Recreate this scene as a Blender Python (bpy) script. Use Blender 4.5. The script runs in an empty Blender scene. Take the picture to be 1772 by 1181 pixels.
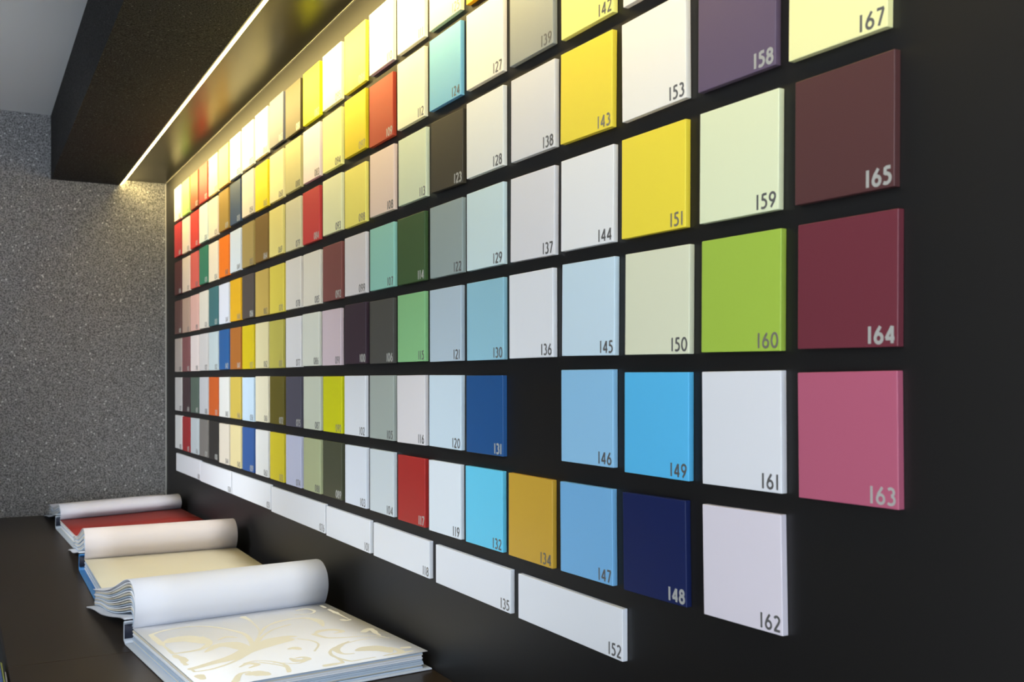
import bpy, bmesh, math, random
from mathutils import Vector, Matrix

# ---------------------------------------------------------------- scale
# one unit of the tile grid (tile + gap) is S metres; the wall face is y = 0,
# the room is y < 0, the grey end wall is at x = XB
S = 0.177
ZC = 0.80                      # worktop height
def W(X, Y, Z):                # grid units (tile faces at Y = 0) -> metres
    return Vector((S * X, S * (Y - 0.055), S * (Z + 8.555) + ZC))

scene = bpy.context.scene
COL = scene.collection

# ---------------------------------------------------------------- camera
cam_d = bpy.data.cameras.new('camera')
cam = bpy.data.objects.new('camera', cam_d)
COL.objects.link(cam)
YAW, PITCH, ROLL = 1.0636, 0.0017, -0.0018
fw = Vector((-math.sin(YAW) * math.cos(PITCH), math.cos(YAW) * math.cos(PITCH), math.sin(PITCH)))
rt = Vector((math.cos(YAW), math.sin(YAW), 0))
up = rt.cross(fw)
rt, up = rt * math.cos(ROLL) + up * math.sin(ROLL), up * math.cos(ROLL) - rt * math.sin(ROLL)
m = Matrix((rt, up, -fw)).transposed().to_4x4()
m.translation = W(27.0197, -4.9933, -5.0446)
cam.matrix_world = m
cam_d.sensor_width = 36.0
cam_d.lens = 36.0 * 1735.0 / 1772.0
cam_d.shift_y = 62.1 / 1772.0          # the lens is shifted, verticals stay upright
cam_d.clip_start = 0.05
cam_d.dof.use_dof = True
cam_d.dof.focus_distance = 2.0
cam_d.dof.aperture_fstop = 9.0
scene.camera = cam

# ---------------------------------------------------------------- daylight, added fill lamps, exposure
SPOT = 230.0
vs = scene.view_settings
vs.view_transform = 'Standard'
vs.look = 'None'
vs.gamma = 1.0
vs.use_curve_mapping = False
vs.exposure = 0.0
world = bpy.data.worlds.new('daylight')
scene.world = world
world.use_nodes = True
bg = world.node_tree.nodes['Background']
bg.inputs['Color'].default_value = (0.90, 0.95, 1.0, 1)
bg.inputs['Strength'].default_value = 4.5
for X, Y, TX, TZ, k in ((11.0, -13.5, 4.5, -5.0, 1.0), (13.5, -13.0, 9.0, -6.5, 0.8), (9.0, -14.0, 3.5, -6.0, 1.0), (18.0, -9.0, 15.2, -8.6, 0.52)):   # fill spots added out of frame for the far tiles and near book
    ld = bpy.data.lights.new('fill_spot', 'SPOT')
    ld.energy = SPOT * k
    ld.color = (0.92, 0.96, 1.0)
    ld.shadow_soft_size = 0.22
    ld.spot_size = math.radians(44)
    ld.spot_blend = 1.0
    lo = bpy.data.objects.new('fill_spot', ld)
    lo.location = W(X, Y, 1.5)
    lo.rotation_euler = (W(TX, 0, TZ) - W(X, Y, 1.5)).to_track_quat('-Z', 'Y').to_euler()
    COL.objects.link(lo)
ld = bpy.data.lights.new('blue_side_fill', 'AREA')  # added blue fill before the closed end wall, for the tile sides
ld.shape = 'RECTANGLE'
ld.size, ld.size_y = 1.8, 1.4
ld.energy = 130.0
ld.color = (0.62, 0.78, 1.0)
lo = bpy.data.objects.new('blue_side_fill', ld)
lo.location = W(59.5, -8.0, -4.0)
lo.rotation_euler = Vector((-1, 0, -0.05)).to_track_quat('-Z', 'Y').to_euler()
COL.objects.link(lo)
ld = bpy.data.lights.new('ceiling_fill', 'SPOT')      # unseen lamp added to brighten the ceiling
ld.energy = 90.0
ld.color = (0.90, 0.95, 1.0)
ld.shadow_soft_size = 0.15
ld.spot_size = math.radians(80)
ld.spot_blend = 1.0
lo = bpy.data.objects.new('ceiling_fill', ld)
lo.location = W(14.0, -14.0, -4.0)
lo.rotation_euler = (W(3.0, -9.0, 1.8) - W(14.0, -14.0, -4.0)).to_track_quat('-Z', 'Y').to_euler()
COL.objects.link(lo)
LED_STRENGTH = 24.0
LED_WATTS = 32.0
LED_COLOUR = (1.0, 0.76, 0.28)

# ---------------------------------------------------------------- materials
def lin(c):
    def f(v):
        v /= 255.0
        return v / 12.92 if v <= 0.04045 else ((v + 0.055) / 1.055) ** 2.4
    return tuple(f(v) for v in c)

def mat(name, rgb, rough=0.5, spec=0.5, metal=0.0, bump=0.0, bscale=400.0, gain=1.0):
    mt = bpy.data.materials.new(name)
    mt.use_nodes = True
    nt = mt.node_tree
    b = nt.nodes['Principled BSDF']
    c = [min(0.9, v * gain) for v in lin(rgb)]
    b.inputs['Base Color'].default_value = (*c, 1)
    b.inputs['Roughness'].default_value = rough
    b.inputs['Specular IOR Level'].default_value = spec
    b.inputs['Metallic'].default_value = metal
    if bump:
        tc = nt.nodes.new('ShaderNodeTexCoord')
        n = nt.nodes.new('ShaderNodeTexNoise')
        n.inputs['Scale'].default_value = bscale
        n.inputs['Detail'].default_value = 2
        bp = nt.nodes.new('ShaderNodeBump')
        bp.inputs['Strength'].default_value = bump
        bp.inputs['Distance'].default_value = 0.001
        nt.links.new(tc.outputs['Object'], n.inputs['Vector'])
        nt.links.new(n.outputs['Fac'], bp.inputs['Height'])
        nt.links.new(bp.outputs['Normal'], b.inputs['Normal'])
    return mt

def speckle(name, dark, light, spark, scale, rough=0.7, spec=0.3, bump=0.3):
    mt = bpy.data.materials.new(name)
    mt.use_nodes = True
    nt = mt.node_tree
    b = nt.nodes['Principled BSDF']
    tc = nt.nodes.new('ShaderNodeTexCoord')
    n = nt.nodes.new('ShaderNodeTexNoise')
    n.inputs['Scale'].default_value = scale
    n.inputs['Detail'].default_value = 3
    n.inputs['Roughness'].default_value = 0.7
    r = nt.nodes.new('ShaderNodeValToRGB')
    r.color_ramp.elements[0].position = 0.41
    r.color_ramp.elements[0].color = (*dark, 1)
    r.color_ramp.elements[1].position = 0.59
    r.color_ramp.elements[1].color = (*light, 1)
    v = nt.nodes.new('ShaderNodeTexVoronoi')
    v.inputs['Scale'].default_value = scale * 1.1
    m1 = nt.nodes.new('ShaderNodeMath')
    m1.operation = 'LESS_THAN'
    m1.inputs[1].default_value = 0.01
    sep = nt.nodes.new('ShaderNodeSeparateColor')
    mix = nt.nodes.new('ShaderNodeMix')
    mix.data_type = 'RGBA'
    mix.inputs['B'].default_value = (*spark, 1)
    nt.links.new(tc.outputs['Object'], n.inputs['Vector'])
    nt.links.new(tc.outputs['Object'], v.inputs['Vector'])
    nt.links.new(n.outputs['Fac'], r.inputs['Fac'])
    nt.links.new(v.outputs['Color'], sep.inputs['Color'])
    nt.links.new(sep.outputs['Red'], m1.inputs[0])
    nt.links.new(m1.outputs[0], mix.inputs['Factor'])
    nt.links.new(r.outputs['Color'], mix.inputs['A'])
    nt.links.new(mix.outputs['Result'], b.inputs['Base Color'])
    bp = nt.nodes.new('ShaderNodeBump')
    bp.inputs['Strength'].default_value = bump
    bp.inputs['Distance'].default_value = 0.003
    nt.links.new(n.outputs['Fac'], bp.inputs['Height'])
    nt.links.new(bp.outputs['Normal'], b.inputs['Normal'])
    b.inputs['Roughness'].default_value = rough
    b.inputs['Specular IOR Level'].default_value = spec
    return mt

M_WALL = mat('black satin paint', (18, 17, 17), 0.47, 0.45, bump=0.05, bscale=250)
M_GRANULE = speckle('grey granular wall covering', (0.08, 0.08, 0.082), (0.295, 0.295, 0.298), (0.55, 0.55, 0.55), 165)
M_GRANULE_DARK = speckle('black granular wall covering', (0.010, 0.010, 0.0105), (0.055, 0.055, 0.056), (0.12, 0.12, 0.12), 230, 0.75, 0.06)
M_PANEL = mat('black gloss panel', (22, 21, 20), 0.33, 0.26, bump=0.03, bscale=30)
M_CEIL = mat('ceiling plaster', (226, 230, 234), 0.9, 0.2)
M_LEFT = mat('grey wall paint', (60, 60, 60), 0.8, 0.2)
M_FLOOR = mat('grey floor', (195, 194, 192), 0.7, 0.4, bump=0.1, bscale=60)
M_TRIM = mat('pale aluminium trim', (190, 188, 180), 0.4, 0.5, metal=0.5)
M_COUNTER = mat('dark brown laminate', (44, 34, 22), 0.36, 0.32, bump=0.04, bscale=180)
M_CARCASS = mat('dark grey laminate', (48, 49, 52), 0.5, 0.4)

# ---------------------------------------------------------------- mesh helpers
def link(name, bm, mats, parent=None, loc=None, smooth=False):
    me = bpy.data.meshes.new(name)
    bm.normal_update()
    bm.to_mesh(me)
    bm.free()
    for mt in (mats if isinstance(mats, (list, tuple)) else [mats]):
        me.materials.append(mt)
    if smooth:
        for p in me.polygons:
            p.use_smooth = True
    o = bpy.data.objects.new(name, me)
    COL.objects.link(o)
    if parent is not None:
        o.parent = parent
    if loc is not None:
        o.location = loc
    return o

def thing(name, label, cat, loc=(0, 0, 0), rotz=0.0, group=None):
    o = bpy.data.objects.new(name, None)
    o.empty_display_size = 0.05
    COL.objects.link(o)
    o.location = loc
    o.rotation_euler = (0, 0, rotz)
    tag(o, label, cat, group)
    return o

def tag(o, label, cat, group=None):
    o['label'] = label
    o['category'] = cat
    if group:
        o['group'] = group
    return o

def struct(o):
    o['kind'] = 'structure'
    return o

def add_hexa(bm, c, mi=0):
    """c: eight corners, bottom ring then top ring"""
    v = [bm.verts.new(p) for p in c]
    for q in ((3, 2, 1, 0), (4, 5, 6, 7), (0, 1, 5, 4), (1, 2, 6, 5), (2, 3, 7, 6), (3, 0, 4, 7)):
        f = bm.faces.new([v[i] for i in q])
        f.material_index = mi
    return v

def add_box(bm, x0, x1, y0, y1, z0, z1, mi=0):
    return add_hexa(bm, [(x0, y0, z0), (x1, y0, z0), (x1, y1, z0), (x0, y1, z0),
                         (x0, y0, z1), (x1, y0, z1), (x1, y1, z1), (x0, y1, z1)], mi)

def bevel(bm, w, seg=2):
    bmesh.ops.bevel(bm, geom=bm.edges[:], offset=w, segments=seg, profile=0.5, affect='EDGES')

def smooth_path(pts, n=6):
    out = []
    P = [pts[0]] + list(pts) + [pts[-1]]
    for i in range(1, len(P) - 2):
        p0, p1, p2, p3 = P[i - 1], P[i], P[i + 1], P[i + 2]
        for k in range(n):
            t = k / n
            out.append(tuple(0.5 * (2 * b + (c - a) * t + (2 * a - 5 * b + 4 * c - d) * t * t + (3 * b - a - 3 * c + d) * t ** 3)
                             for a, b, c, d in zip(p0, p1, p2, p3)))
    out.append(tuple(pts[-1]))
    return out

def offset_path(pts, d):
    """offset a 2-D polyline to its left by d (d may be a list)"""
    out = []
    n = len(pts)
    for i in range(n):
        a = pts[max(0, i - 1)]
        b = pts[min(n - 1, i + 1)]
        tx, tz = b[0] - a[0], b[1] - a[1]
        l = math.hypot(tx, tz) or 1.0
        dd = d[i] if isinstance(d, (list, tuple)) else d
        out.append((pts[i][0] - tz / l * dd, pts[i][1] + tx / l * dd))
    return out

def ribbon_flat(bm, pts, w, place, mi=0):
    """flat stroke of width w (number or per-point list) along a 2-D path; place maps 2-D to 3-D"""
    if not isinstance(w, (list, tuple)):
        w = [w] * len(pts)
    L = offset_path(pts, [x / 2 for x in w])
    R = offset_path(pts, [-x / 2 for x in w])
    vl = [bm.verts.new(place(*p)) for p in L]
    vr = [bm.verts.new(place(*p)) for p in R]
    for i in range(len(pts) - 1):
        f = bm.faces.new((vl[i], vr[i], vr[i + 1], vl[i + 1]))
        f.material_index = mi

# ---------------------------------------------------------------- setting
XB = -1.498                    # end wall, grid units
XS = 38.0                      # end of the bulkhead and its light strip
XR = 60.0
YL = -15.5
def rise(X):                   # the bulkhead climbs slightly towards the viewer
    return 0.0085 * (X + 1.5)

FLOOR_Z = -8.555 - ZC / S
bm = bmesh.new()
a, b = W(XB - 1, 0.055, FLOOR_Z - 0.5), W(XR, 1.0, 2.6)
add_box(bm, a.x, b.x, 0.0, 0.16, a.z, b.z)
struct(link('wall_right', bm, M_WALL))

bm = bmesh.new()
a, b = W(XB - 0.9, YL, FLOOR_Z - 0.5), W(XB, 0.054, 2.6)
add_box(bm, a.x, b.x, a.y, b.y, a.z, b.z)
struct(link('wall_back', bm, M_GRANULE))

bm = bmesh.new()
a, b = W(XB - 0.9, YL, FLOOR_Z - 0.5), W(XR, 0.054, FLOOR_Z)
add_box(bm, a.x, b.x, a.y, b.y, a.z, b.z)
struct(link('floor', bm, M_FLOOR))

bm = bmesh.new()
a, b = W(XB - 0.9, YL - 0.9, FLOOR_Z - 0.5), W(23.0, YL, 2.6)      # beyond it the shop front is open to daylight
add_box(bm, a.x, b.x, a.y, b.y, a.z, b.z)
struct(link('wall_left', bm, M_LEFT))
bm = bmesh.new()
a, b = W(XS, YL - 0.9, FLOOR_Z - 0.5), W(XR, YL, 2.6)
add_box(bm, a.x, b.x, a.y, b.y, a.z, b.z)
struct(link('wall_left', bm, M_LEFT))

bm = bmesh.new()
a, b = W(XR, YL - 0.9, FLOOR_Z - 0.5), W(XR + 0.9, 0.054, 2.6)
add_box(bm, a.x, b.x, a.y, b.y, a.z, b.z)
struct(link('wall_front', bm, M_LEFT))

bm = bmesh.new()
c = []
for zt in (0.0, 0.6):
    for X, Y in ((XB, YL), (XR, YL), (XR, 0.054), (XB, 0.054)):
        c.append(W(X, Y, 1.805 + 0.5 * rise(X) + zt))
add_hexa(bm, c)
struct(link('ceiling', bm, M_CEIL))

def yled(X):
    return -1.12 - 0.005 * (X + 1.5)
def beam(name, y0, y1, z0, z1, mt, x0=XB, x1=XS):
    """long box along the wall; y and z are functions of X"""
    bm = bmesh.new()
    c = []
    for zz in (z0, z1):
        for X, Y in ((x0, y0), (x1, y0), (x1, y1), (x0, y1)):
            c.append(W(X, Y(X), zz(X)))
    add_hexa(bm, c)
    return link(name, bm, mt)

struct(beam('trim_1', lambda X: -2.812 - 0.008 * (X + 1.5), lambda X: yled(X) - 0.035,
            lambda X: 0.147 + rise(X), lambda X: 1.80 + 0.5 * rise(X), M_GRANULE_DARK))          # bulkhead
struct(beam('trim_2', lambda X: yled(X) - 0.034, lambda X: 0.054,
            lambda X: 0.292 + rise(X), lambda X: 0.45 + rise(X), M_PANEL))                     # gloss soffit panel
struct(beam('trim_3', lambda X: 0.030, lambda X: 0.054,
            lambda X: FLOOR_Z, lambda X: 0.28, M_TRIM, XB, XB + 0.012))                        # corner bead
struct(beam('trim_4', lambda X: 0.03, lambda X: 0.0545,
            lambda X: 0.284 + rise(X), lambda X: 0.291 + rise(X), M_TRIM))                     # pale strip added for the wall's top edge catching light

# ---------------------------------------------------------------- LED strip
def emis(name, rgb, s):
    mt = bpy.data.materials.new(name)
    mt.use_nodes = True
    nt = mt.node_tree
    b = nt.nodes['Principled BSDF']
    b.inputs['Base Color'].default_value = (0.9, 0.88, 0.8, 1)
    b.inputs['Emission Color'].default_value = (*rgb, 1)
    b.inputs['Emission Strength'].default_value = s
    return mt
led = thing('led_strip_light', 'glowing warm white light strip running along the black ceiling bulkhead', 'light strip', W(XB, yled(XB), 0.22))
def led_prism(name, prof, mt):
    bm = bmesh.new()
    rings = []
    for X in (XB + 0.01, XS):
        rings.append([bm.verts.new(W(X, yled(X) + y, z + rise(X)) - led.location) for y, z in prof])
    n = len(prof)
    for i in range(n):
        bm.faces.new((rings[0][i], rings[1][i], rings[1][(i + 1) % n], rings[0][(i + 1) % n]))
    bm.faces.new(rings[0][::-1])
    bm.faces.new(rings[1])
    bmesh.ops.recalc_face_normals(bm, faces=bm.faces)
    return link(name, bm, mt, led)
led_prism('profile', [(-0.034, 0.150), (-0.006, 0.150), (0.138, 0.2915), (-0.034, 0.2915)], M_TRIM)
led_prism('diffuser', [(0.0, 0.147), (0.142, 0.288), (0.142, 0.2915), (-0.004, 0.150)],
          emis('warm led diffuser', LED_COLOUR, LED_STRENGTH))

ld = bpy.data.lights.new('led_beam', 'AREA')          # the strip itself throws its light at the top of the wall
ld.shape = 'RECTANGLE'
ld.size, ld.size_y = S * (XS - XB - 0.3), 0.02
ld.energy = LED_WATTS
ld.color = LED_COLOUR
ld.spread = math.radians(115)
lo = bpy.data.objects.new('led_beam', ld)
xm = (XB + XS) / 2
lo.location = W(xm, yled(xm) + 0.115, 0.215 + rise(xm))
ax = (W(XS, yled(XS), rise(XS)) - W(XB, yled(XB), rise(XB))).normalized()
dn = Vector((0, math.cos(math.radians(20)), -math.sin(math.radians(20))))
dn = (dn - ax * dn.dot(ax)).normalized()
lo.rotation_euler = Matrix((ax, (-dn).cross(ax), -dn)).transposed().to_euler()
COL.objects.link(lo)

# ---------------------------------------------------------------- paint sample tiles
TH = 0.055                     # thickness, grid units
def arc(cx, cy, rx, ry, a0, a1, n=10):
    return [(cx + rx * math.cos(math.radians(a0 + (a1 - a0) * i / n)),
             cy + ry * math.sin(math.radians(a0 + (a1 - a0) * i / n))) for i in range(n + 1)]
# humanist sans digits: strokes in a box one unit high, with the box width
DIGIT = {
    '0': (0.56, [arc(0.28, 0.5, 0.235, 0.45, 90, 450, 24)]),
    '1': (0.30, [[(0.15, 0.0), (0.15, 1.0)]]),
    '2': (0.50, [arc(0.24, 0.74, 0.20, 0.21, 155, -22, 10) + [(0.35, 0.50), (0.06, 0.06)], [(0.02, 0.055), (0.49, 0.055)]]),
    '3': (0.48, [arc(0.20, 0.745, 0.19, 0.205, 140, -82, 12), arc(0.20, 0.29, 0.23, 0.245, 82, -140, 14)]),
    '4': (0.56, [[(0.41, 0.0), (0.41, 0.97)], [(0.40, 0.95), (0.045, 0.27)], [(0.02, 0.27), (0.55, 0.27)]]),
    '5': (0.48, [[(0.43, 0.945), (0.13, 0.945)], [(0.12, 0.98), (0.10, 0.56)], arc(0.17, 0.33, 0.255, 0.28, 108, -128, 14)]),
    '6': (0.54, [arc(0.27, 0.30, 0.215, 0.255, 0, 360, 22), [(0.075, 0.40), (0.15, 0.62), (0.38, 0.98)]]),
    '7': (0.48, [[(0.02, 0.945), (0.45, 0.945)], [(0.43, 0.93), (0.15, 0.0)]]),
    '8': (0.52, [arc(0.26, 0.745, 0.175, 0.20, 90, 450, 20), arc(0.26, 0.285, 0.215, 0.24, 90, 450, 22)]),
    '9': (0.54, [arc(0.27, 0.70, 0.215, 0.255, 0, 360, 22), [(0.465, 0.60), (0.39, 0.38), (0.16, 0.02)]]),
}
M_NUM = mat('grey metallic lettering', (165, 160, 152), 0.30, 0.5, metal=0.6)
M_NUM_DARK = mat('dark grey lettering', (118, 118, 118), 0.32, 0.5, metal=0.45)
M_NUM_LIGHT = mat('silver lettering', (186, 188, 184), 0.32, 0.5, metal=0.25)

TILES = [
(1,0,'008',-0.032,-0.109,0.848,0.848,0,(226,226,212),'creamy white paint sample tile, top row, first from the grey wall'),
(1,1,'007',-0.027,-1.045,0.848,0.848,0,(172,44,54),'crimson red paint sample tile, second row, first from the grey wall'),
(1,2,'006',-0.001,-2.026,0.848,0.848,0,(78,36,38),'dark maroon paint sample tile, third row, first from the grey wall'),
(1,3,'005',0.008,-3.036,0.848,0.848,0,(92,62,58),'reddish brown paint sample tile, fourth row, first from the grey wall'),
(1,4,'004',0.022,-4.006,0.848,0.848,0,(168,158,152),'warm grey paint sample tile, fifth row, first from the grey wall'),
(1,5,'003',0.035,-5.002,0.848,0.848,0,(188,188,188),'light grey paint sample tile, sixth row, first from the grey wall'),
(1,6,'002',0.05,-5.972,0.848,0.848,0,(208,210,210),'off-white paint sample tile, seventh row, first from the grey wall'),
(2,0,'009',1.0,-0.112,0.848,0.848,0,(150,186,108),'pale green paint sample tile, top row, second from the grey wall'),
(2,1,'010',1.0,-1.058,0.848,0.848,0,(218,205,192),'pinkish cream paint sample tile, second row, second from the grey wall'),
(2,2,'011',1.0,-2.027,0.848,0.848,0,(214,197,180),'pale peach cream paint sample tile, third row, second from the grey wall'),
(2,3,'012',1.0,-3.04,0.848,0.848,0,(172,146,130),'pinkish tan paint sample tile, fourth row, second from the grey wall'),
(2,4,'013',1.0,-4.007,0.848,0.848,0,(124,76,78),'dusty maroon paint sample tile, fifth row, second from the grey wall'),
(2,5,'014',1.0,-5.004,0.848,0.848,0,(60,41,46),'dark aubergine paint sample tile, sixth row, second from the grey wall'),
(2,6,'015',1.0,-5.981,0.848,0.848,0,(150,30,33),'deep red paint sample tile, seventh row, second from the grey wall'),
(3,0,'022',2.0,-0.11,0.848,0.848,0,(128,72,48),'brown paint sample tile, top row, third from the grey wall'),
(3,1,'021',2.0,-1.051,0.848,0.848,0,(192,58,52),'tomato red paint sample tile, second row, third from the grey wall'),
(3,2,'020',2.0,-2.017,0.848,0.848,0,(200,90,80),'coral red paint sample tile, third row, third from the grey wall'),
(3,3,'019',2.0,-3.036,0.848,0.848,0,(208,166,156),'salmon pink paint sample tile, fourth row, third from the grey wall'),
(3,4,'018',2.0,-4.004,0.848,0.848,0,(216,205,203),'pale pink paint sample tile, fifth row, third from the grey wall'),
(3,5,'017',2.0,-5.003,0.848,0.848,0,(80,96,86),'greyish green paint sample tile, sixth row, third from the grey wall'),
(3,6,'016',2.0,-5.978,0.848,0.848,0,(183,193,198),'pale blue grey paint sample tile, seventh row, third from the grey wall'),
(4,0,'023',3.0,-0.105,0.848,0.848,0,(192,48,48),'bright red paint sample tile, top row, fourth from the grey wall'),
(4,1,'024',3.0,-1.037,0.848,0.848,0,(204,214,200),'pale mint paint sample tile, second row, fourth from the grey wall'),
(4,2,'025',3.0,-2.002,0.848,0.848,0,(45,112,86),'emerald green paint sample tile, third row, fourth from the grey wall'),
(4,3,'026',3.0,-3.025,0.848,0.848,0,(208,203,190),'ivory paint sample tile, fourth row, fourth from the grey wall'),
(4,4,'027',3.0,-4.0,0.848,0.848,0,(197,195,194),'light grey paint sample tile, fifth row, fourth from the grey wall'),
(4,5,'028',3.0,-5.001,0.848,0.848,0,(183,186,191),'silver grey paint sample tile, sixth row, fourth from the grey wall'),
(4,6,'029',3.0,-5.978,0.848,0.848,0,(116,113,109),'mid grey paint sample tile, seventh row, fourth from the grey wall'),
(5,0,'037',4.0,-0.098,0.848,0.848,0,(226,210,165),'pale yellow cream paint sample tile, top row, fifth from the grey wall'),
(5,1,'035',4.0,-1.045,0.848,0.848,0,(220,205,178),'cream paint sample tile, second row, fifth from the grey wall'),
(5,2,'034',4.0,-2.023,0.848,0.848,0,(216,206,182),'light cream paint sample tile, third row, fifth from the grey wall'),
(5,3,'033',4.0,-3.013,0.848,0.848,0,(56,102,106),'dark teal paint sample tile, fourth row, fifth from the grey wall'),
(5,4,'032',4.004,-4.001,0.848,0.848,0,(177,191,194),'pale aqua grey paint sample tile, fifth row, fifth from the grey wall'),
(5,5,'031',4.0,-5.002,0.848,0.848,0,(186,86,28),'orange paint sample tile, sixth row, fifth from the grey wall'),
(5,6,'030',4.0,-5.978,0.848,0.848,0,(42,40,37),'near-black paint sample tile, seventh row, fifth from the grey wall'),
(6,0,'038',5.0,-0.09,0.848,0.848,0,(216,182,112),'golden tan paint sample tile, top row, sixth from the grey wall'),
(6,1,'039',5.0,-1.03,0.848,0.848,0,(142,116,52),'olive brown paint sample tile, second row, sixth from the grey wall'),
(6,2,'040',5.0,-2.019,0.848,0.848,0,(216,110,14),'bright orange paint sample tile, third row, sixth from the grey wall'),
(6,3,'041',5.0,-3.018,0.848,0.848,0,(198,203,214),'pale lavender paint sample tile, fourth row, sixth from the grey wall'),
(6,4,'042',5.0,-3.994,0.848,0.848,0,(32,82,137),'royal blue paint sample tile, fifth row, sixth from the grey wall'),
(6,5,'043',5.0,-5.003,0.848,0.848,0,(207,208,204),'off-white paint sample tile, sixth row, sixth from the grey wall'),
(6,6,'044',5.0,-5.997,0.848,0.848,0,(206,198,182),'beige paint sample tile, seventh row, sixth from the grey wall'),
(7,0,'052',6.0,-0.08,0.848,0.848,0,(226,226,215),'white paint sample tile, top row, seventh from the grey wall'),
(7,1,'050',6.0,-1.023,0.848,0.848,0,(56,74,98),'slate blue paint sample tile, second row, seventh from the grey wall'),
(7,2,'049',6.0,-2.007,0.848,0.848,0,(192,202,209),'pale grey blue paint sample tile, third row, seventh from the grey wall'),
(7,3,'048',6.0,-3.012,0.848,0.848,0,(202,156,16),'mustard yellow paint sample tile, fourth row, seventh from the grey wall'),
(7,4,'047',6.0,-3.997,0.848,0.848,0,(152,92,32),'caramel brown paint sample tile, fifth row, seventh from the grey wall'),
(7,5,'046',6.0,-5.004,0.848,0.848,0,(190,168,72),'pale mustard paint sample tile, sixth row, seventh from the grey wall'),
(7,6,'045',6.0,-5.992,0.848,0.848,0,(208,195,146),'pale straw paint sample tile, seventh row, seventh from the grey wall'),
(8,0,'053',7.0,-0.065,0.848,0.848,0,(226,226,215),'white paint sample tile, top row, eighth from the grey wall'),
(8,1,'054',7.0,-1.0,0.848,0.848,0,(216,205,184),'pale beige paint sample tile, second row, eighth from the grey wall'),
(8,2,'055',7.0,-2.001,0.848,0.848,0,(150,131,76),'olive tan paint sample tile, third row, eighth from the grey wall'),
(8,3,'056',7.0,-3.007,0.848,0.848,0,(70,63,59),'dark taupe paint sample tile, fourth row, eighth from the grey wall'),
(8,4,'057',7.0,-4.0,0.848,0.848,0,(188,168,6),'mustard yellow paint sample tile, fifth row, eighth from the grey wall'),
(8,5,'058',7.0,-5.014,0.848,0.848,0,(178,199,216),'baby blue paint sample tile, sixth row, eighth from the grey wall'),
(8,6,'059',7.0,-5.994,0.848,0.848,0,(46,82,142),'medium blue paint sample tile, seventh row, eighth from the grey wall'),
(9,0,'066',8.0,-0.047,0.848,0.848,0,(224,224,210),'off-white paint sample tile, top row, ninth from the grey wall'),
(9,1,'065',8.0,-1.023,0.848,0.848,0,(236,204,30),'bright yellow paint sample tile, second row, ninth from the grey wall'),
(9,2,'064',8.0,-1.999,0.848,0.848,0,(116,90,40),'brown paint sample tile numbered 064, third row'),
(9,3,'063',8.0,-3.018,0.848,0.848,0,(176,152,76),'khaki paint sample tile numbered 063, fourth row'),
(9,4,'062',8.0,-3.995,0.848,0.848,0,(200,192,150),'beige paint sample tile numbered 062, fifth row'),
(9,5,'061',8.0,-4.995,0.848,0.848,0,(208,203,178),'ivory paint sample tile numbered 061, sixth row'),
(9,6,'060',8.0,-6.0,0.848,0.848,0,(209,211,209),'white paint sample tile numbered 060, seventh row'),
(10,0,'067',9.0,-0.028,0.848,0.848,0,(98,102,118),'bluish grey paint sample tile in the top row directly above tile 068'),
(10,1,'068',9.0,-1.02,0.848,0.848,0,(226,217,162),'pale yellow paint sample tile numbered 068, second row'),
(10,2,'069',8.968,-1.996,0.848,0.848,0,(216,205,124),'soft yellow paint sample tile numbered 069, third row'),
(10,3,'070',9.0,-3.021,0.848,0.848,0,(206,191,74),'yellow paint sample tile numbered 070, fourth row'),
(10,4,'071',8.958,-4.002,0.848,0.848,0,(173,166,76),'olive green paint sample tile numbered 071, fifth row'),
(10,5,'072',9.0,-4.999,0.848,0.848,0,(88,80,20),'dark olive paint sample tile numbered 072, sixth row'),
(10,6,'073',9.0,-6.002,0.848,0.848,0,(196,182,36),'lime yellow paint sample tile numbered 073, seventh row'),
(11,0,'081',10.0,-0.058,0.848,0.848,0,(66,58,36),'dark olive brown paint sample tile in the top row directly above tile 080'),
(11,1,'080',10.0,-1.012,0.848,0.848,0,(180,176,126),'khaki paint sample tile numbered 080, second row'),
(11,2,'079',10.0,-2.009,0.848,0.848,0,(200,196,164),'pale khaki grey paint sample tile numbered 079, third row'),
(11,3,'078',10.0,-3.01,0.848,0.848,0,(208,205,198),'very light grey paint sample tile numbered 078, fourth row'),
(11,4,'077',10.0,-3.999,0.848,0.848,0,(208,209,212),'cool white paint sample tile numbered 077, fifth row'),
(11,5,'075',10.0,-5.004,0.848,0.848,0,(73,72,86),'slate grey paint sample tile numbered 075, sixth row'),
(11,6,'074',10.0,-6.004,0.848,0.848,0,(178,183,206),'lavender paint sample tile numbered 074, seventh row'),
(12,0,'082',11.0,-0.055,0.848,0.848,0,(206,216,8),'bright lime paint sample tile in the top row directly above tile 083'),
(12,1,'083',11.0,-1.006,0.848,0.848,0,(224,210,210),'pinkish white paint sample tile numbered 083, second row'),
(12,2,'084',10.975,-2.002,0.848,0.848,0,(184,56,56),'red paint sample tile numbered 084, third row'),
(12,3,'085',11.0,-3.014,0.848,0.848,0,(212,209,196),'ivory white paint sample tile numbered 085, fourth row'),
(12,4,'086',10.95,-3.987,0.848,0.848,0,(202,206,196),'greenish white paint sample tile numbered 086, fifth row'),
(12,5,'087',11.0,-5.006,0.848,0.848,0,(186,193,177),'pale sage paint sample tile numbered 087, sixth row'),
(12,6,'088',11.0,-6.002,0.848,0.848,0,(160,168,130),'sage green paint sample tile numbered 088, seventh row'),
(13,0,'095',12.0,-0.047,0.848,0.848,0,(228,233,200),'pale ivory green paint sample tile in the top row directly above tile 094'),
(13,1,'094',12.0,-1.012,0.848,0.848,0,(220,221,146),'pale lime paint sample tile numbered 094, second row'),
(13,2,'093',12.0,-1.985,0.848,0.848,0,(218,221,180),'pale green cream paint sample tile numbered 093, third row'),
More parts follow.
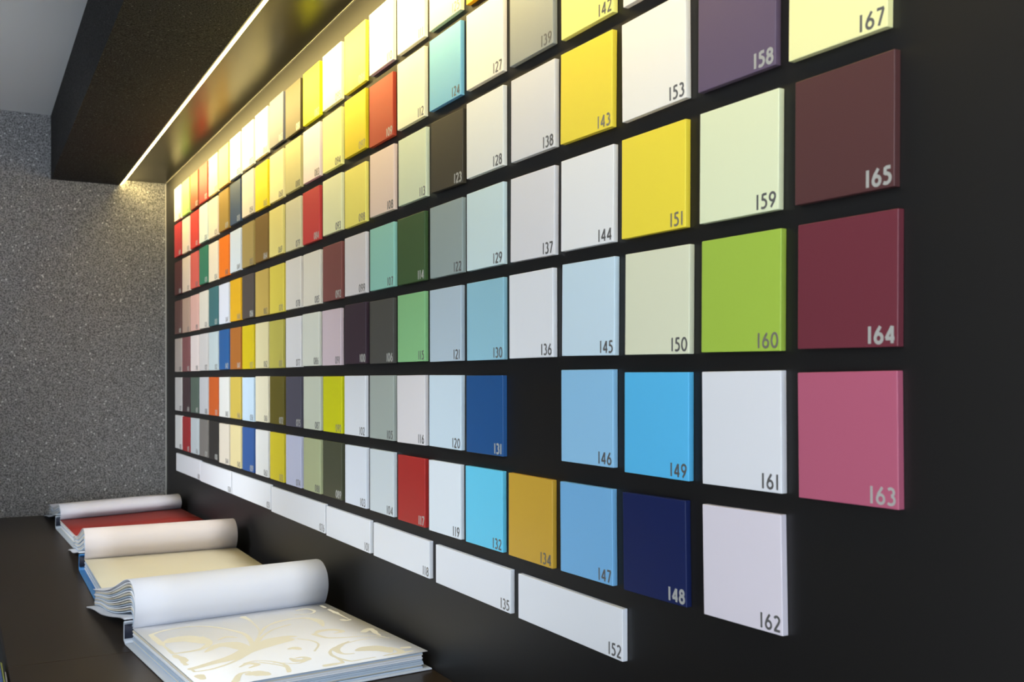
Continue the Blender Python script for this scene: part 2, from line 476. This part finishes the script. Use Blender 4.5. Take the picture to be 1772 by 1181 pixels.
(13,3,'092',12.0,-3.004,0.848,0.848,0,(118,70,66),'brownish maroon paint sample tile numbered 092, fourth row'),
(13,4,'091',11.958,-3.991,0.848,0.848,0,(196,181,189),'pale mauve paint sample tile numbered 091, fifth row'),
(13,5,'090',12.0,-5.007,0.848,0.848,0,(191,193,6),'acid lime paint sample tile numbered 090, sixth row'),
(13,6,'089',12.0,-5.997,0.848,0.848,0,(66,69,51),'very dark olive paint sample tile numbered 089, seventh row'),
(14,0,'096',13.0,-0.038,0.848,0.851,0,(216,212,80),'lemon yellow paint sample tile in the top row directly above tile 097'),
(14,1,'097',13.0,-0.99,0.848,0.835,0,(196,182,32),'olive yellow paint sample tile numbered 097, second row'),
(14,2,'098',13.0,-2.012,0.848,0.835,0,(226,217,112),'soft lemon paint sample tile numbered 098, third row'),
(14,3,'099',13.0,-2.991,0.848,0.852,0,(208,205,209),'pale lilac grey paint sample tile numbered 099, fourth row'),
(14,4,'100',13.0,-3.969,0.848,0.86,0,(53,39,49),'dark aubergine paint sample tile numbered 100, fifth row'),
(14,5,'102',12.975,-5.001,0.848,0.854,0,(208,213,220),'white paint sample tile numbered 102, sixth row'),
(14,6,'103',13.0,-6.005,0.848,0.849,0,(206,213,223),'white paint sample tile numbered 103, seventh row'),
(15,0,'110',14.0,-0.034,0.848,0.841,0,(226,226,216),'white paint sample tile in the top row directly above tile 109'),
(15,1,'109',14.0,-1.03,0.848,0.835,0,(160,60,40),'rust red paint sample tile numbered 109, second row'),
(15,2,'108',14.018,-1.974,0.857,0.854,-0.0052,(218,198,187),'pale pink paint sample tile numbered 108, third row'),
(15,3,'107',14.017,-2.995,0.854,0.844,0.0006,(140,196,184),'aqua paint sample tile numbered 107, fourth row'),
(15,4,'106',14.0,-3.985,0.848,0.853,0,(71,71,67),'charcoal paint sample tile numbered 106, fifth row'),
(15,5,'105',14.0,-5.0,0.848,0.856,0,(151,161,156),'mid grey paint sample tile numbered 105, sixth row'),
(15,6,'104',14.0,-6.006,0.848,0.845,0,(191,201,206),'pale grey paint sample tile numbered 104, seventh row'),
(16,0,'111',15.0,-0.027,0.848,0.848,0,(226,226,214),'white paint sample tile in the top row directly above tile 112'),
(16,1,'112',15.0,-0.988,0.848,0.855,0,(222,220,194),'ivory paint sample tile numbered 112, second row'),
(16,2,'113',15.033,-1.983,0.861,0.844,-0.0001,(200,211,184),'pale sage paint sample tile numbered 113, third row'),
(16,3,'114',15.0,-2.997,0.848,0.845,0,(58,84,48),'dark green paint sample tile numbered 114, fourth row'),
(16,4,'115',15.0,-3.976,0.848,0.855,0,(125,179,125),'mid green paint sample tile numbered 115, fifth row'),
(16,5,'116',14.977,-5.004,0.87,0.858,0.0037,(206,204,207),'pinkish white paint sample tile numbered 116, sixth row'),
(16,6,'117',15.0,-6.021,0.848,0.839,0,(156,40,36),'red paint sample tile numbered 117, seventh row'),
(17,0,'125',16.0,-0.021,0.848,0.848,0,(228,222,185),'pale cream paint sample tile in the top row directly above tile 124'),
(17,1,'124',16.0,-0.987,0.848,0.846,0,(112,174,206),'sky blue paint sample tile numbered 124, second row'),
(17,2,'123',16.04,-1.982,0.859,0.838,-0.0197,(58,54,44),'dark charcoal paint sample tile numbered 123, third row'),
(17,3,'122',16.012,-2.997,0.87,0.847,0.0003,(138,153,153),'grey paint sample tile numbered 122, fourth row'),
(17,4,'121',16.0,-3.985,0.848,0.857,0,(165,183,196),'light steel blue paint sample tile numbered 121, fifth row'),
(17,5,'120',15.975,-5.002,0.87,0.851,-0.0044,(189,207,219),'pale blue paint sample tile numbered 120, sixth row'),
(17,6,'119',15.967,-6.022,0.859,0.847,0.0022,(208,217,227),'white paint sample tile numbered 119, seventh row'),
(18,0,'126',17.0,-0.026,0.848,0.848,0,(250,165,20),'orange paint sample tile in the top row directly above tile 127'),
(18,1,'127',17.0,-0.992,0.848,0.84,0,(222,218,208),'white paint sample tile numbered 127, second row'),
(18,2,'128',17.0,-1.979,0.848,0.838,0,(215,218,215),'white paint sample tile numbered 128, third row'),
(18,3,'129',17.0,-2.987,0.848,0.86,0,(193,214,218),'pale aqua paint sample tile numbered 129, fourth row'),
(18,4,'130',17.0,-3.985,0.848,0.86,0,(136,183,201),'light blue paint sample tile numbered 130, fifth row'),
(18,5,'131',16.984,-5.011,0.848,0.849,0,(28,75,129),'dark blue paint sample tile numbered 131, sixth row'),
(18,6,'132',16.96,-6.018,0.859,0.849,0.004,(95,189,221),'cyan blue paint sample tile numbered 132, seventh row'),
(19,1,'139',18.0,-0.991,0.848,0.848,0,(140,145,143),'grey paint sample tile numbered 139, second row'),
(19,2,'138',18.024,-1.988,0.853,0.841,-0.0052,(205,206,209),'pale grey paint sample tile numbered 138, third row'),
(19,3,'137',18.01,-2.997,0.857,0.854,-0.0129,(208,209,214),'lilac white paint sample tile numbered 137, fourth row'),
(19,4,'136',17.978,-3.983,0.859,0.856,0.0002,(212,216,222),'white paint sample tile numbered 136, fifth row'),
(19,6,'134',17.955,-6.016,0.865,0.849,-0.0031,(186,149,50),'ochre paint sample tile numbered 134, seventh row'),
(20,1,'142',19.0,-1.013,0.848,0.848,0,(248,224,130),'pale yellow paint sample tile numbered 142, second row'),
(20,2,'143',18.987,-1.995,0.845,0.844,-0.0157,(228,205,65),'yellow paint sample tile numbered 143, third row'),
(20,3,'144',18.991,-3.0,0.856,0.849,-0.0098,(218,220,222),'white paint sample tile numbered 144, fourth row'),
(20,4,'145',19.005,-3.974,0.857,0.859,-0.0132,(189,211,227),'pale blue paint sample tile numbered 145, fifth row'),
(20,5,'146',18.988,-4.965,0.847,0.857,-0.0008,(133,183,218),'light blue paint sample tile numbered 146, sixth row'),
(20,6,'147',18.968,-6.016,0.855,0.843,0.0083,(108,165,209),'cornflower blue paint sample tile numbered 147, seventh row'),
(21,1,'154',20.0,-1.028,0.848,0.848,0,(226,220,217),'white paint sample tile cut by the frame top, above tile 153'),
(21,2,'153',19.981,-2.02,0.856,0.835,0.0073,(228,223,217),'white paint sample tile numbered 153, third row'),
(21,3,'151',19.974,-3.006,0.856,0.847,-0.0093,(226,206,62),'yellow paint sample tile numbered 151, fourth row'),
(21,4,'150',20.021,-3.989,0.852,0.855,-0.0123,(205,208,183),'pale olive cream paint sample tile numbered 150, fifth row'),
(21,5,'149',20.008,-4.993,0.854,0.852,-0.0046,(80,173,221),'bright blue paint sample tile numbered 149, sixth row'),
(21,6,'148',19.985,-6.017,0.841,0.835,0.0162,(12,26,74),'navy blue paint sample tile numbered 148, seventh row'),
(22,2,'158',20.989,-2.005,0.83,0.848,-0.0088,(90,77,101),'purple paint sample tile numbered 158, third row'),
(22,3,'159',21.003,-3.02,0.841,0.842,-0.0122,(210,217,183),'pale green paint sample tile numbered 159, fourth row'),
(22,4,'160',21.021,-3.998,0.841,0.849,-0.0109,(148,177,66),'grass green paint sample tile numbered 160, fifth row'),
(22,5,'161',21.025,-4.996,0.839,0.854,0.0057,(206,209,215),'white paint sample tile numbered 161, sixth row'),
(22,6,'162',21.033,-6.007,0.833,0.838,0.0187,(201,196,206),'pale lilac paint sample tile numbered 162, seventh row'),
(23,2,'167',21.948,-2.029,0.832,0.848,-0.0153,(229,229,166),'pale lemon paint sample tile numbered 167, third row'),
(23,3,'165',22.002,-3.036,0.824,0.835,-0.0082,(76,45,46),'dark brown maroon paint sample tile numbered 165, fourth row'),
(23,4,'164',22.023,-4.009,0.826,0.839,-0.0085,(99,42,53),'burgundy paint sample tile numbered 164, fifth row'),
(23,5,'163',22.023,-5.008,0.822,0.846,0.0096,(162,83,107),'rose pink paint sample tile numbered 163, sixth row'),
]
GAIN = 1.20
rnd = random.Random(4)
def lum(c):
    return (0.3 * c[0] + 0.6 * c[1] + 0.1 * c[2])

def number_mesh(txt, h, weight, right, bottom, y):
    bm = bmesh.new()
    gap = 0.17 * h
    sx = 1.15
    total = sum((DIGIT[ch][0] * sx) for ch in txt) * h + gap * (len(txt) - 1)
    x = right - total
    for ch in txt:
        w, strokes = DIGIT[ch]
        for i, st in enumerate(strokes):
            yy = y - 0.00006 * i
            ribbon_flat(bm, [(x + px * h * sx, bottom + pz * h) for px, pz in st], weight * h, lambda u, v: (u, yy, v))
        x += w * h * sx + gap
    # every stroke gets a thickness so that the lettering stands on the tile face
    ext = bmesh.ops.extrude_face_region(bm, geom=bm.faces[:])
    bmesh.ops.translate(bm, vec=(0, 0.0003, 0), verts=[v for v in ext['geom'] if isinstance(v, bmesh.types.BMVert)])
    bmesh.ops.recalc_face_normals(bm, faces=bm.faces)
    return bm

def make_tile(name, num, X, zt, w, h, rot, rgb, label, cat, group, d, numh, gain=GAIN):
    mt = mat('paint ' + num, rgb, 0.40 + rnd.uniform(-0.03, 0.03), 0.5, bump=0.06, bscale=500, gain=gain)
    bm = bmesh.new()
    add_box(bm, -S * w / 2, S * w / 2, -S * d, -0.0002, -S * h / 2, S * h / 2)
    bevel(bm, 0.0009, 2)
    o = link(name, bm, mt)
    o.location = W(X + w / 2, 0.055, zt - h / 2 + rot * w / 2)
    o.rotation_euler = (0, -rot, 0)
    tag(o, label, cat, group)
    l = lum(rgb)
    nm = M_NUM_LIGHT if l < 118 else (M_NUM if rgb[2] < 120 and l > 155 else M_NUM_DARK)
    nb = number_mesh(num, S * numh, 0.165 if l > 95 else 0.21, S * (w / 2 - 0.022), -S * h / 2 + S * 0.022, -S * d - 0.0003)
    link('number', nb, nm, o)
    return o

for c, r, num, X, zt, w, h, rot, rgb, label in TILES:
    make_tile('paint_sample_tile', num, X, zt, w, h, rot, rgb, label, 'paint sample', 'paint sample tiles on the black wall', TH, 0.108)

STRIPS = [
    ('001', 0.178, 2.872, -6.95, 'long white sample strip nearest the grey wall, below the tiles'),
    ('036', 3.092, 2.96, -6.965, 'second long white sample strip from the grey wall'),
    ('051', 6.142, 2.862, -6.965, 'third long white sample strip from the grey wall'),
    ('076', 9.075, 2.998, -6.985, 'long white sample strip numbered 076, ahead of the shorter strips'),
    ('101', 12.142, 1.852, -7.000, 'white sample strip numbered 101 in the bottom line'),
    ('118', 14.132, 1.843, -7.005, 'white sample strip numbered 118 in the bottom line'),
    ('135', 16.162, 1.828, -7.015, 'white sample strip numbered 135 in the bottom line'),
    ('152', 18.156, 1.817, -7.022, 'white sample strip numbered 152, nearest end of the bottom line'),
]
for num, X, w, zt, label in STRIPS:
    make_tile('sample_strip', num, X, zt, w, 0.452, 0.0, (212, 216, 222), label, 'paint sample',
              'white sample strips under the tiles', TH, 0.108)

# ---------------------------------------------------------------- counter
ct = thing('counter', 'long dark brown counter along the black wall carrying the sample books', 'counter', W(XB, -4.43, -8.555))
def cpart(name, x0, x1, y0, y1, z0, z1, mt, bv=0.002, parent=None):
    bm = bmesh.new()
    a, b = W(x0, y0, z0), W(x1, y1, z1)
    base = ct.location
    add_box(bm, a.x - base.x, b.x - base.x, a.y - base.y, b.y - base.y, a.z - base.z, b.z - base.z)
    if bv:
        bevel(bm, bv, 2)
    return link(name, bm, mt, parent or ct)
XJ = 13.35
cpart('worktop', XB + 0.01, XJ - 0.002, -4.43, 0.05, -8.555 - 0.21, -8.555, M_COUNTER, 0.0015)
cpart('worktop', XJ + 0.002, 28.0, -4.43, 0.05, -8.555 - 0.21, -8.555, M_COUNTER, 0.0015)
cpart('carcass', XB + 0.01, 28.0, -4.36, 0.04, FLOOR_Z + 0.45, -8.555 - 0.211, M_CARCASS, 0)
cpart('plinth', XB + 0.01, 28.0, -4.05, 0.04, FLOOR_Z + 0.002, FLOOR_Z + 0.449, M_CARCASS, 0)
for i in range(8):
    x0 = XB + 0.05 + i * 3.65
    dr = cpart('door', x0, x0 + 3.6, -4.43, -4.362, FLOOR_Z + 0.5, -8.555 - 0.23, M_CARCASS, 0.0015)

# leaflet holder on the counter front with two leaflets
M_WIRE = mat('black wire', (22, 22, 24), 0.4, 0.5)
rk = thing('leaflet_rack', 'black wire leaflet rack on the front edge of the counter', 'rack', W(12.2, -4.432, -8.95))
def rpart(name, x0, x1, y0, y1, z0, z1, bm):
    a, b = W(x0, y0, z0) - rk.location, W(x1, y1, z1) - rk.location
    add_box(bm, a.x, b.x, a.y, b.y, a.z, b.z)
bm = bmesh.new(); rpart('', 12.1, 14.6, -4.62, -4.434, -9.95, -9.92, bm); link('tray', bm, M_WIRE, rk)
bm = bmesh.new(); rpart('', 12.1, 14.6, -4.62, -4.60, -9.55, -9.50, bm); rpart('', 12.1, 12.13, -4.60, -4.434, -9.55, -9.50, bm)
rpart('', 14.57, 14.6, -4.60, -4.434, -9.55, -9.50, bm); rpart('', 12.1, 12.13, -4.62, -4.60, -9.92, -9.55, bm); rpart('', 14.57, 14.6, -4.62, -4.60, -9.92, -9.55, bm)
link('front_rail', bm, M_WIRE, rk)
bm = bmesh.new(); rpart('', 12.1, 14.6, -4.448, -4.434, -9.92, -8.95, bm); link('back_plate', bm, M_WIRE, rk)
def leaflet(label, x0, x1, y, ztop, th, rgb, edge):
    bm = bmesh.new()
    base = W(x0, y, -9.92)
    a, b = W(x0, y - th, -9.92) - base, W(x1, y, ztop) - base
    n = 4
    for k in range(n):
        ya = a.y + (b.y - a.y) * k / n
        yb = a.y + (b.y - a.y) * (k + 1) / n
        add_box(bm, a.x + 0.0006 * k, b.x, ya, yb - 0.0001, 0.0005, b.z - 0.0007 * k, k % 2)
    o = link('leaflet', bm, [mat('leaflet cover', rgb, 0.4), mat('leaflet pages', edge, 0.5)], None, base)
    return tag(o, label, 'leaflet', 'leaflets in the rack at the counter edge')
leaflet('blue leaflet standing in the rack at the counter edge', 12.5, 14.2, -4.50, -8.60, 0.022, (110, 140, 205), (70, 105, 190))
leaflet('pale green leaflet standing in the rack behind the blue one', 12.75, 14.3, -4.474, -8.63, 0.018, (170, 200, 150), (205, 205, 60))
leaflet('white leaflet standing lowest in the rack against the counter edge', 13.35, 14.45, -4.452, -8.60, 0.012, (215, 215, 225), (190, 190, 205))

# ---------------------------------------------------------------- wallpaper sample books
SCROLLS=[([(1.102,0.052),(1.028,-0.014),(0.779,0.027),(0.522,0.168),(0.383,0.408),(0.373,0.72),(0.556,0.951),(0.887,1.105),(1.233,1.175),(1.79,1.074)],[0.05,0.05,0.03,0.03,0.05]),
([(1.01,0.232),(0.946,0.368),(0.969,0.496),(1.125,0.587),(1.303,0.622)],[0.05,0.17,0.19,0.15,0.05]),
([(0.996,0.679),(1.227,0.692),(1.474,0.605),(1.563,0.473)],[0.03,0.06,0.03]),
([(1.109,-0.027),(1.364,-0.038),(1.534,0.071),(1.594,0.245),(1.57,0.484),(1.406,0.638)],[0.01,0.03,0.03,0.04,0.06]),
([(1.728,0.503),(1.523,0.723),(1.571,0.883),(1.831,0.959),(1.827,1.041)],[0.02,0.1,0.16,0.12,0.04]),
([(1.901,0.975),(2.132,0.727),(2.237,0.439),(2.337,0.163),(2.334,-0.052),(2.324,-0.156)],[0.14,0.14,0.08,0.06,0.04,0.01]),
([(2.381,-0.159),(2.464,0.127),(2.474,0.366),(2.311,0.668),(2.01,0.965),(1.834,1.23),(1.738,1.546)],[0.02,0.02,0.03,0.03,0.06,0.13,0.1]),
([(1.775,-0.09),(1.659,0.064),(1.791,0.179),(1.965,0.193),(2.05,0.121)],[0.01,0.04,0.06,0.06,0.02]),
([(2.141,-0.145),(2.106,-0.028),(1.996,0.025),(1.9,-0.023),(1.903,-0.097)],[0.04,0.03,0.02,0.01]),
([(1.794,1.08),(1.166,1.37),(0.574,1.473),(0.237,1.467)],[0.05,0.02,0.02,0.06]),
([(1.801,1.091),(1.127,1.412),(0.878,1.605),(0.706,1.942)],[0.04,0.02,0.02,0.03]),
([(1.805,1.096),(1.445,1.299),(1.152,1.549),(1.003,1.843)],[0.04,0.03,0.02,0.03]),
([(1.243,0.81),(1.173,0.942),(1.269,1.037)],[0.02,0.04,0.02]),
([(2.57,0.646),(2.489,0.775),(2.588,0.843),(2.666,0.727)],[0.02,0.05,0.05,0.02]),
([(2.904,0.633),(2.918,0.727),(3.018,0.803)],[0.06,0.12,0.06]),
([(3.079,0.43),(2.85,0.553),(2.81,0.678)],[0.06,0.04,0.02]),
([(2.461,0.733),(2.436,0.87),(2.566,1.031),(2.789,1.103),(3.037,1.053)],[0.02,0.02,0.02,0.03,0.04]),
([(2.678,-0.201),(2.664,-0.117),(2.783,-0.08)],[0.03,0.08,0.05]),
([(2.684,2.051),(2.669,2.159),(2.713,2.268),(2.823,2.344),(2.972,2.35)],[0.04,0.13,0.16,0.13,0.04]),
([(2.781,2.439),(2.969,2.475),(3.125,2.409),(3.192,2.218)],[0.03,0.06,0.06,0.02]),
([(2.364,2.662),(2.251,2.4),(2.3,2.083),(2.429,1.846),(2.626,1.726),(2.858,1.722),(3.075,1.803),(3.221,1.94),(3.209,2.098)],[0.01,0.02,0.02,0.03,0.03,0.02,0.01]),
([(2.782,1.957),(2.718,1.846),(2.519,1.85),(2.352,1.98),(2.234,2.141)],[0.02,0.03,0.06,0.05,0.01]),
([(1.649,1.938),(1.548,2.055),(1.59,2.218),(1.742,2.273),(1.764,2.157)],[0.02,0.07,0.06,0.05,0.02]),
([(1.667,1.916),(1.921,1.986),(2.04,2.2),(2.13,2.458),(2.28,2.613)],[0.05,0.03,0.02,0.02]),
([(1.899,2.506),(1.828,2.601),(1.873,2.72),(1.992,2.615),(2.191,2.596)],[0.06,0.07,0.05,0.05,0.02]),
([(1.278,1.338),(0.834,1.644),(0.713,1.917),(0.777,2.156),(1.022,2.244),(1.337,2.181)],[0.02,0.02,0.02,0.04,0.08,0.02]),
([(1.787,1.158),(1.639,1.35),(1.602,1.578),(1.642,1.685)],[0.08,0.12,0.08,0.02]),
([(1.765,1.658),(1.953,1.769),(2.166,1.767),(2.418,1.613)],[0.02,0.02,0.02,0.02]),
([(2.158,1.399),(2.158,1.461),(2.238,1.492)],[0.04,0.08,0.04]),
([(2.554,1.254),(2.695,1.278),(2.702,1.409),(2.596,1.398),(2.581,1.31)],[0.02,0.07,0.06,0.04,0.02]),
([(2.612,1.035),(2.801,1.237),(2.729,1.384)],[0.01,0.02,0.04]),
([(2.521,0.899),(2.711,1.024),(2.904,1.08),(3.148,1.031)],[0.02,0.02,0.02,0.02]),
([(2.982,0.712),(2.976,0.776),(3.046,0.806)],[0.06,0.1,0.04]),
([(1.135,2.687),(0.889,2.66),(0.613,2.692),(0.46,2.825),(0.509,2.921)],[0.01,0.02,0.04,0.03,0.01]),
([(0.713,2.804),(0.704,2.85),(0.778,2.866)],[0.03,0.06,0.03]),
([(1.146,2.537),(1.214,2.563),(1.176,2.748)],[0.05,0.04,0.01]),
([(3.071,1.482),(3.071,1.575),(3.077,1.686),(2.879,1.713)],[0.06,0.06,0.03,0.02]),
([(0.291,2.215),(0.257,2.366),(0.433,2.425),(0.568,2.321),(0.522,2.116)],[0.02,0.03,0.03,0.02,0.02]),
([(0.196,2.891),(0.338,2.913)],[0.03,0.03]),
([(2.882,2.563),(2.905,2.641)],[0.05,0.05]),
([(3.201,2.356),(3.133,2.463),(3.135,2.593)],[0.03,0.04,0.02])]

M_SHEET = mat('white paper', (222, 224, 228), 0.7, 0.25, gain=1.15)
M_SHEET_BLUE = mat('blue grey paper edge', (176, 190, 206), 0.7, 0.25, gain=1.1)
M_SHEET_CREAM = mat('cream paper edge', (220, 212, 192), 0.7, 0.25, gain=1.1)

M_LINING = mat('dark spine lining', (40, 44, 58), 0.6, 0.3)

def sheet_bm(bm, path, th, v0, v1, lift, mi=0, wave=0.0):
    """a sheet of thickness th swept over the width v0..v1; path in (s, z), book units"""
    top = offset_path(path, th)
    nv = 5
    rows = []
    for k in range(nv + 1):
        v = v0 + (v1 - v0) * k / nv
        def pt(s, z):
            return (S * s, S * v, S * (z + lift * (k / nv) * min(1.0, max(0.0, z) / 0.2)))
        rows.append(([bm.verts.new(pt(*p)) for p in path], [bm.verts.new(pt(*p)) for p in top]))
    n = len(path)
    def face(q):
        f = bm.faces.new(q)
        f.material_index = mi
        f.smooth = True
    for k in range(nv):
        (b0, t0), (b1, t1) = rows[k], rows[k + 1]
        for i in range(n - 1):
            face((b0[i], b0[i + 1], b1[i + 1], b1[i]))
            face((t0[i + 1], t0[i], t1[i], t1[i + 1]))
        face((b0[0], b1[0], t1[0], t0[0]))
        face((b0[-1], t0[-1], t1[-1], b1[-1]))
    for b, t, flip in ((rows[0][0], rows[0][1], 1), (rows[-1][0], rows[-1][1], 0)):
        for i in range(n - 1):
            q = (b[i], t[i], t[i + 1], b[i + 1])
            face(q if flip else q[::-1])

def part_mesh(name, bm, mats, parent):
    bmesh.ops.recalc_face_normals(bm, faces=bm.faces)
    return link(name, bm, mats, parent)

def book(label, X, Y, deg, width, length, hump, cover_rgb, page_rgb, back_rgb, reach, lift=0.0, scrolls=None, seed=1, red=False):
    bk = thing('wallpaper_sample_book', label, 'sample book', W(X, Y, -8.555), math.radians(deg), 'open wallpaper sample books on the counter')
    r = random.Random(seed)
    M_COVER = mat('cover board', cover_rgb, 0.45, 0.4)
    T = 0.215
    # back cover lying on the counter
    bm = bmesh.new()
    add_box(bm, -0.02 * S, length * S, -0.035 * S, (width + 0.035) * S, 0.0012, 0.024 * S)
    bevel(bm, 0.0008, 1)
    link('back_cover', bm, M_COVER, bk)
    # block of sheets
    bm = bmesh.new()
    n = 9
    for k in range(n):
        z0 = 0.026 + (T - 0.026) * k / n
        z1 = 0.026 + (T - 0.026) * (k + 0.90) / n
        e = r.uniform(0.0, 0.035)
        c = []
        f = 0.05 + r.uniform(0, 0.02)
        for z in (z0, z1):
            for s, v in ((0.02, f), (length - 0.06 - e, f + 0.012 * k / n), (length - 0.06 - e, width - f), (0.02, width - f)):
                c.append((S * s, S * v, S * (z + lift * v / width * min(1, z / 0.2))))
        add_hexa(bm, c, r.choice((0, 0, 1, 1, 2)))
    part_mesh('page_block', bm, [M_SHEET, M_SHEET_BLUE, M_SHEET_CREAM], bk)
    # the page now on top
    M_PAGE = mat('top page', page_rgb, 0.62, 0.3, bump=0.15, bscale=700, gain=1.15)
    bm = bmesh.new()
    e = 0.16 if red else 0.05
    pth = [(0.03, T + 0.004), (length * 0.5, T + 0.004), (length - e, T + 0.004)]
    sheet_bm(bm, pth, 0.006, 0.05, width, lift)
    mats = [M_PAGE]
    if scrolls:
        mats.append(mat('printed scroll pattern', (236, 227, 203), 0.5, 0.4, gain=1.1))
        CELL, inked = 0.008, set()
        for pts, ws in scrolls:
            path = smooth_path(pts, 14)
            wi = []
            for i in range(len(path)):
                t = i / (len(path) - 1) * (len(ws) - 1)
                k = min(int(t), len(ws) - 2)
                wi.append(max(0.025, 1.5 * (ws[k] + (ws[k + 1] - ws[k]) * (t - k))))
            # keep the print inside the sheet
            path = [(min(max(s, 0.12), length - e - 0.10), min(max(v, 0.16), width - 0.12)) for s, v in path]
            for (ps, pv), pw in zip(path, wi):
                rr = pw / 2 / CELL
                ci, cj = ps / CELL, pv / CELL
                for i in range(int(ci - rr), int(ci + rr) + 2):
                    for j in range(int(cj - rr), int(cj + rr) + 2):
                        if (i + 0.5 - ci) ** 2 + (j + 0.5 - cj) ** 2 <= rr * rr:
                            inked.add((i, j))
        z = S * (T + 0.0105) + 0.00012          # the print lies on the sheet as small inked cells
        for i, j in inked:
            bm.faces.new([bm.verts.new((S * CELL * (i + p), S * CELL * (j + q), z)) for p, q in ((0, 0), (1, 0), (1, 1), (0, 1))]).material_index = 1
        link('top_page', bm, mats, bk)
    else:
        part_mesh('top_page', bm, mats, bk)
    # sheets turned over the spine: a hump that runs back down behind the book
    R = hump
    prof = [(0.028, T + 0.012), (0.10, T + 0.16 * R), (0.17, T + 0.45 * R), (0.13, T + 0.76 * R), (-0.02, T + 0.96 * R),
            (-0.22, T + 1.0 * R), (-0.5, T + 0.90 * R), (-0.95, T + 0.66 * R), (-1.5, T + 0.40 * R), (-2.05, T + 0.14), (-reach, T + 0.07)]
    path = smooth_path(prof, 5)
    M_BACK = mat('turned page back', back_rgb, 0.65, 0.25, gain=1.0)
    bm = bmesh.new()
    m_ = len(path)
    top = T * 0.75 + 0.165
    low = smooth_path([(-0.03, T + 0.03), (0.0, T + 0.06), (0.02, T + 0.13), (-0.02, top + 0.075), (-0.12, top + 0.085),
                       (-0.25, top + 0.06), (-0.5, top * 0.90 + 0.03), (-0.95, top * 0.62 + 0.03), (-1.5, top * 0.36 + 0.035), (-2.05, 0.125), (-reach, 0.055)], 5)
    NS = 13
    for k in range(NS):
        f = (k / (NS - 1)) ** 0.9
        pk = [(a[0] + (b[0] - a[0]) * f, a[1] + (b[1] - a[1]) * f) for a, b in zip(path, low)]
        cut = 0 if k == 0 else r.randint(0, 1)
        pk = pk[:m_ - cut] if cut else pk
        j = r.uniform(0, 0.025)
        sheet_bm(bm, pk[::-1], 0.012 if k == 0 else 0.016, 0.05 if k == 0 else 0.05 + j, width - (0.0 if k == 0 else r.uniform(0, 0.06)), lift, 0 if k == 0 else 1 + (k % 3))
    part_mesh('turned_pages', bm, [M_BACK, M_SHEET_BLUE, M_SHEET, M_SHEET_CREAM], bk)
    # case: spine and front cover folded back
    bm = bmesh.new()
    sheet_bm(bm, [(-0.055, T * 0.75 + 0.15), (-0.105, T * 0.75 + 0.13), (-0.105, 0.05), (-0.03, 0.012)], 0.022, -0.035, width + 0.035, lift)
    sp = part_mesh('spine', bm, M_COVER, bk)
    bm = bmesh.new()
    sheet_bm(bm, [(-0.079, T * 0.75 + 0.10), (-0.079, 0.075)], 0.008, -0.028, width + 0.028, lift)
    part_mesh('spine_lining', bm, M_LINING, sp)
    bm = bmesh.new()
    fc = smooth_path([(-0.06, top), (-0.30, top - 0.02), (-0.9, top * 0.62), (-1.5, top * 0.36), (-2.1, 0.075), (-reach - 0.05, 0.009)], 4)
    sheet_bm(bm, [(s, max(z, 0.009)) for s, z in fc][::-1], 0.022, -0.035, width + 0.035, lift)
    part_mesh('front_cover', bm, mat('cover lining', (206, 210, 216), 0.5, 0.35) if not red else M_COVER, bk)
    return bk

book('open wallpaper sample book showing beige scroll pattern, nearest on the counter', 13.0, -3.0, 4.5, 2.75, 3.22, 0.60,
     (196, 204, 214), (242, 239, 230), (224, 226, 234), 2.52, scrolls=SCROLLS, seed=3)
book('open wallpaper sample book with blue cover and plain cream page', 7.21, -2.98, -1.0, 2.78, 2.95, 0.53,
     (70, 132, 190), (224, 216, 190), (218, 208, 204), 2.42, seed=8)
book('open wallpaper sample book with dark red page, by the grey wall', 1.39, -2.90, 1.5, 2.78, 3.0, 0.33,
     (186, 196, 206), (138, 42, 36), (218, 218, 228), 2.55, lift=0.09, seed=5, red=True)
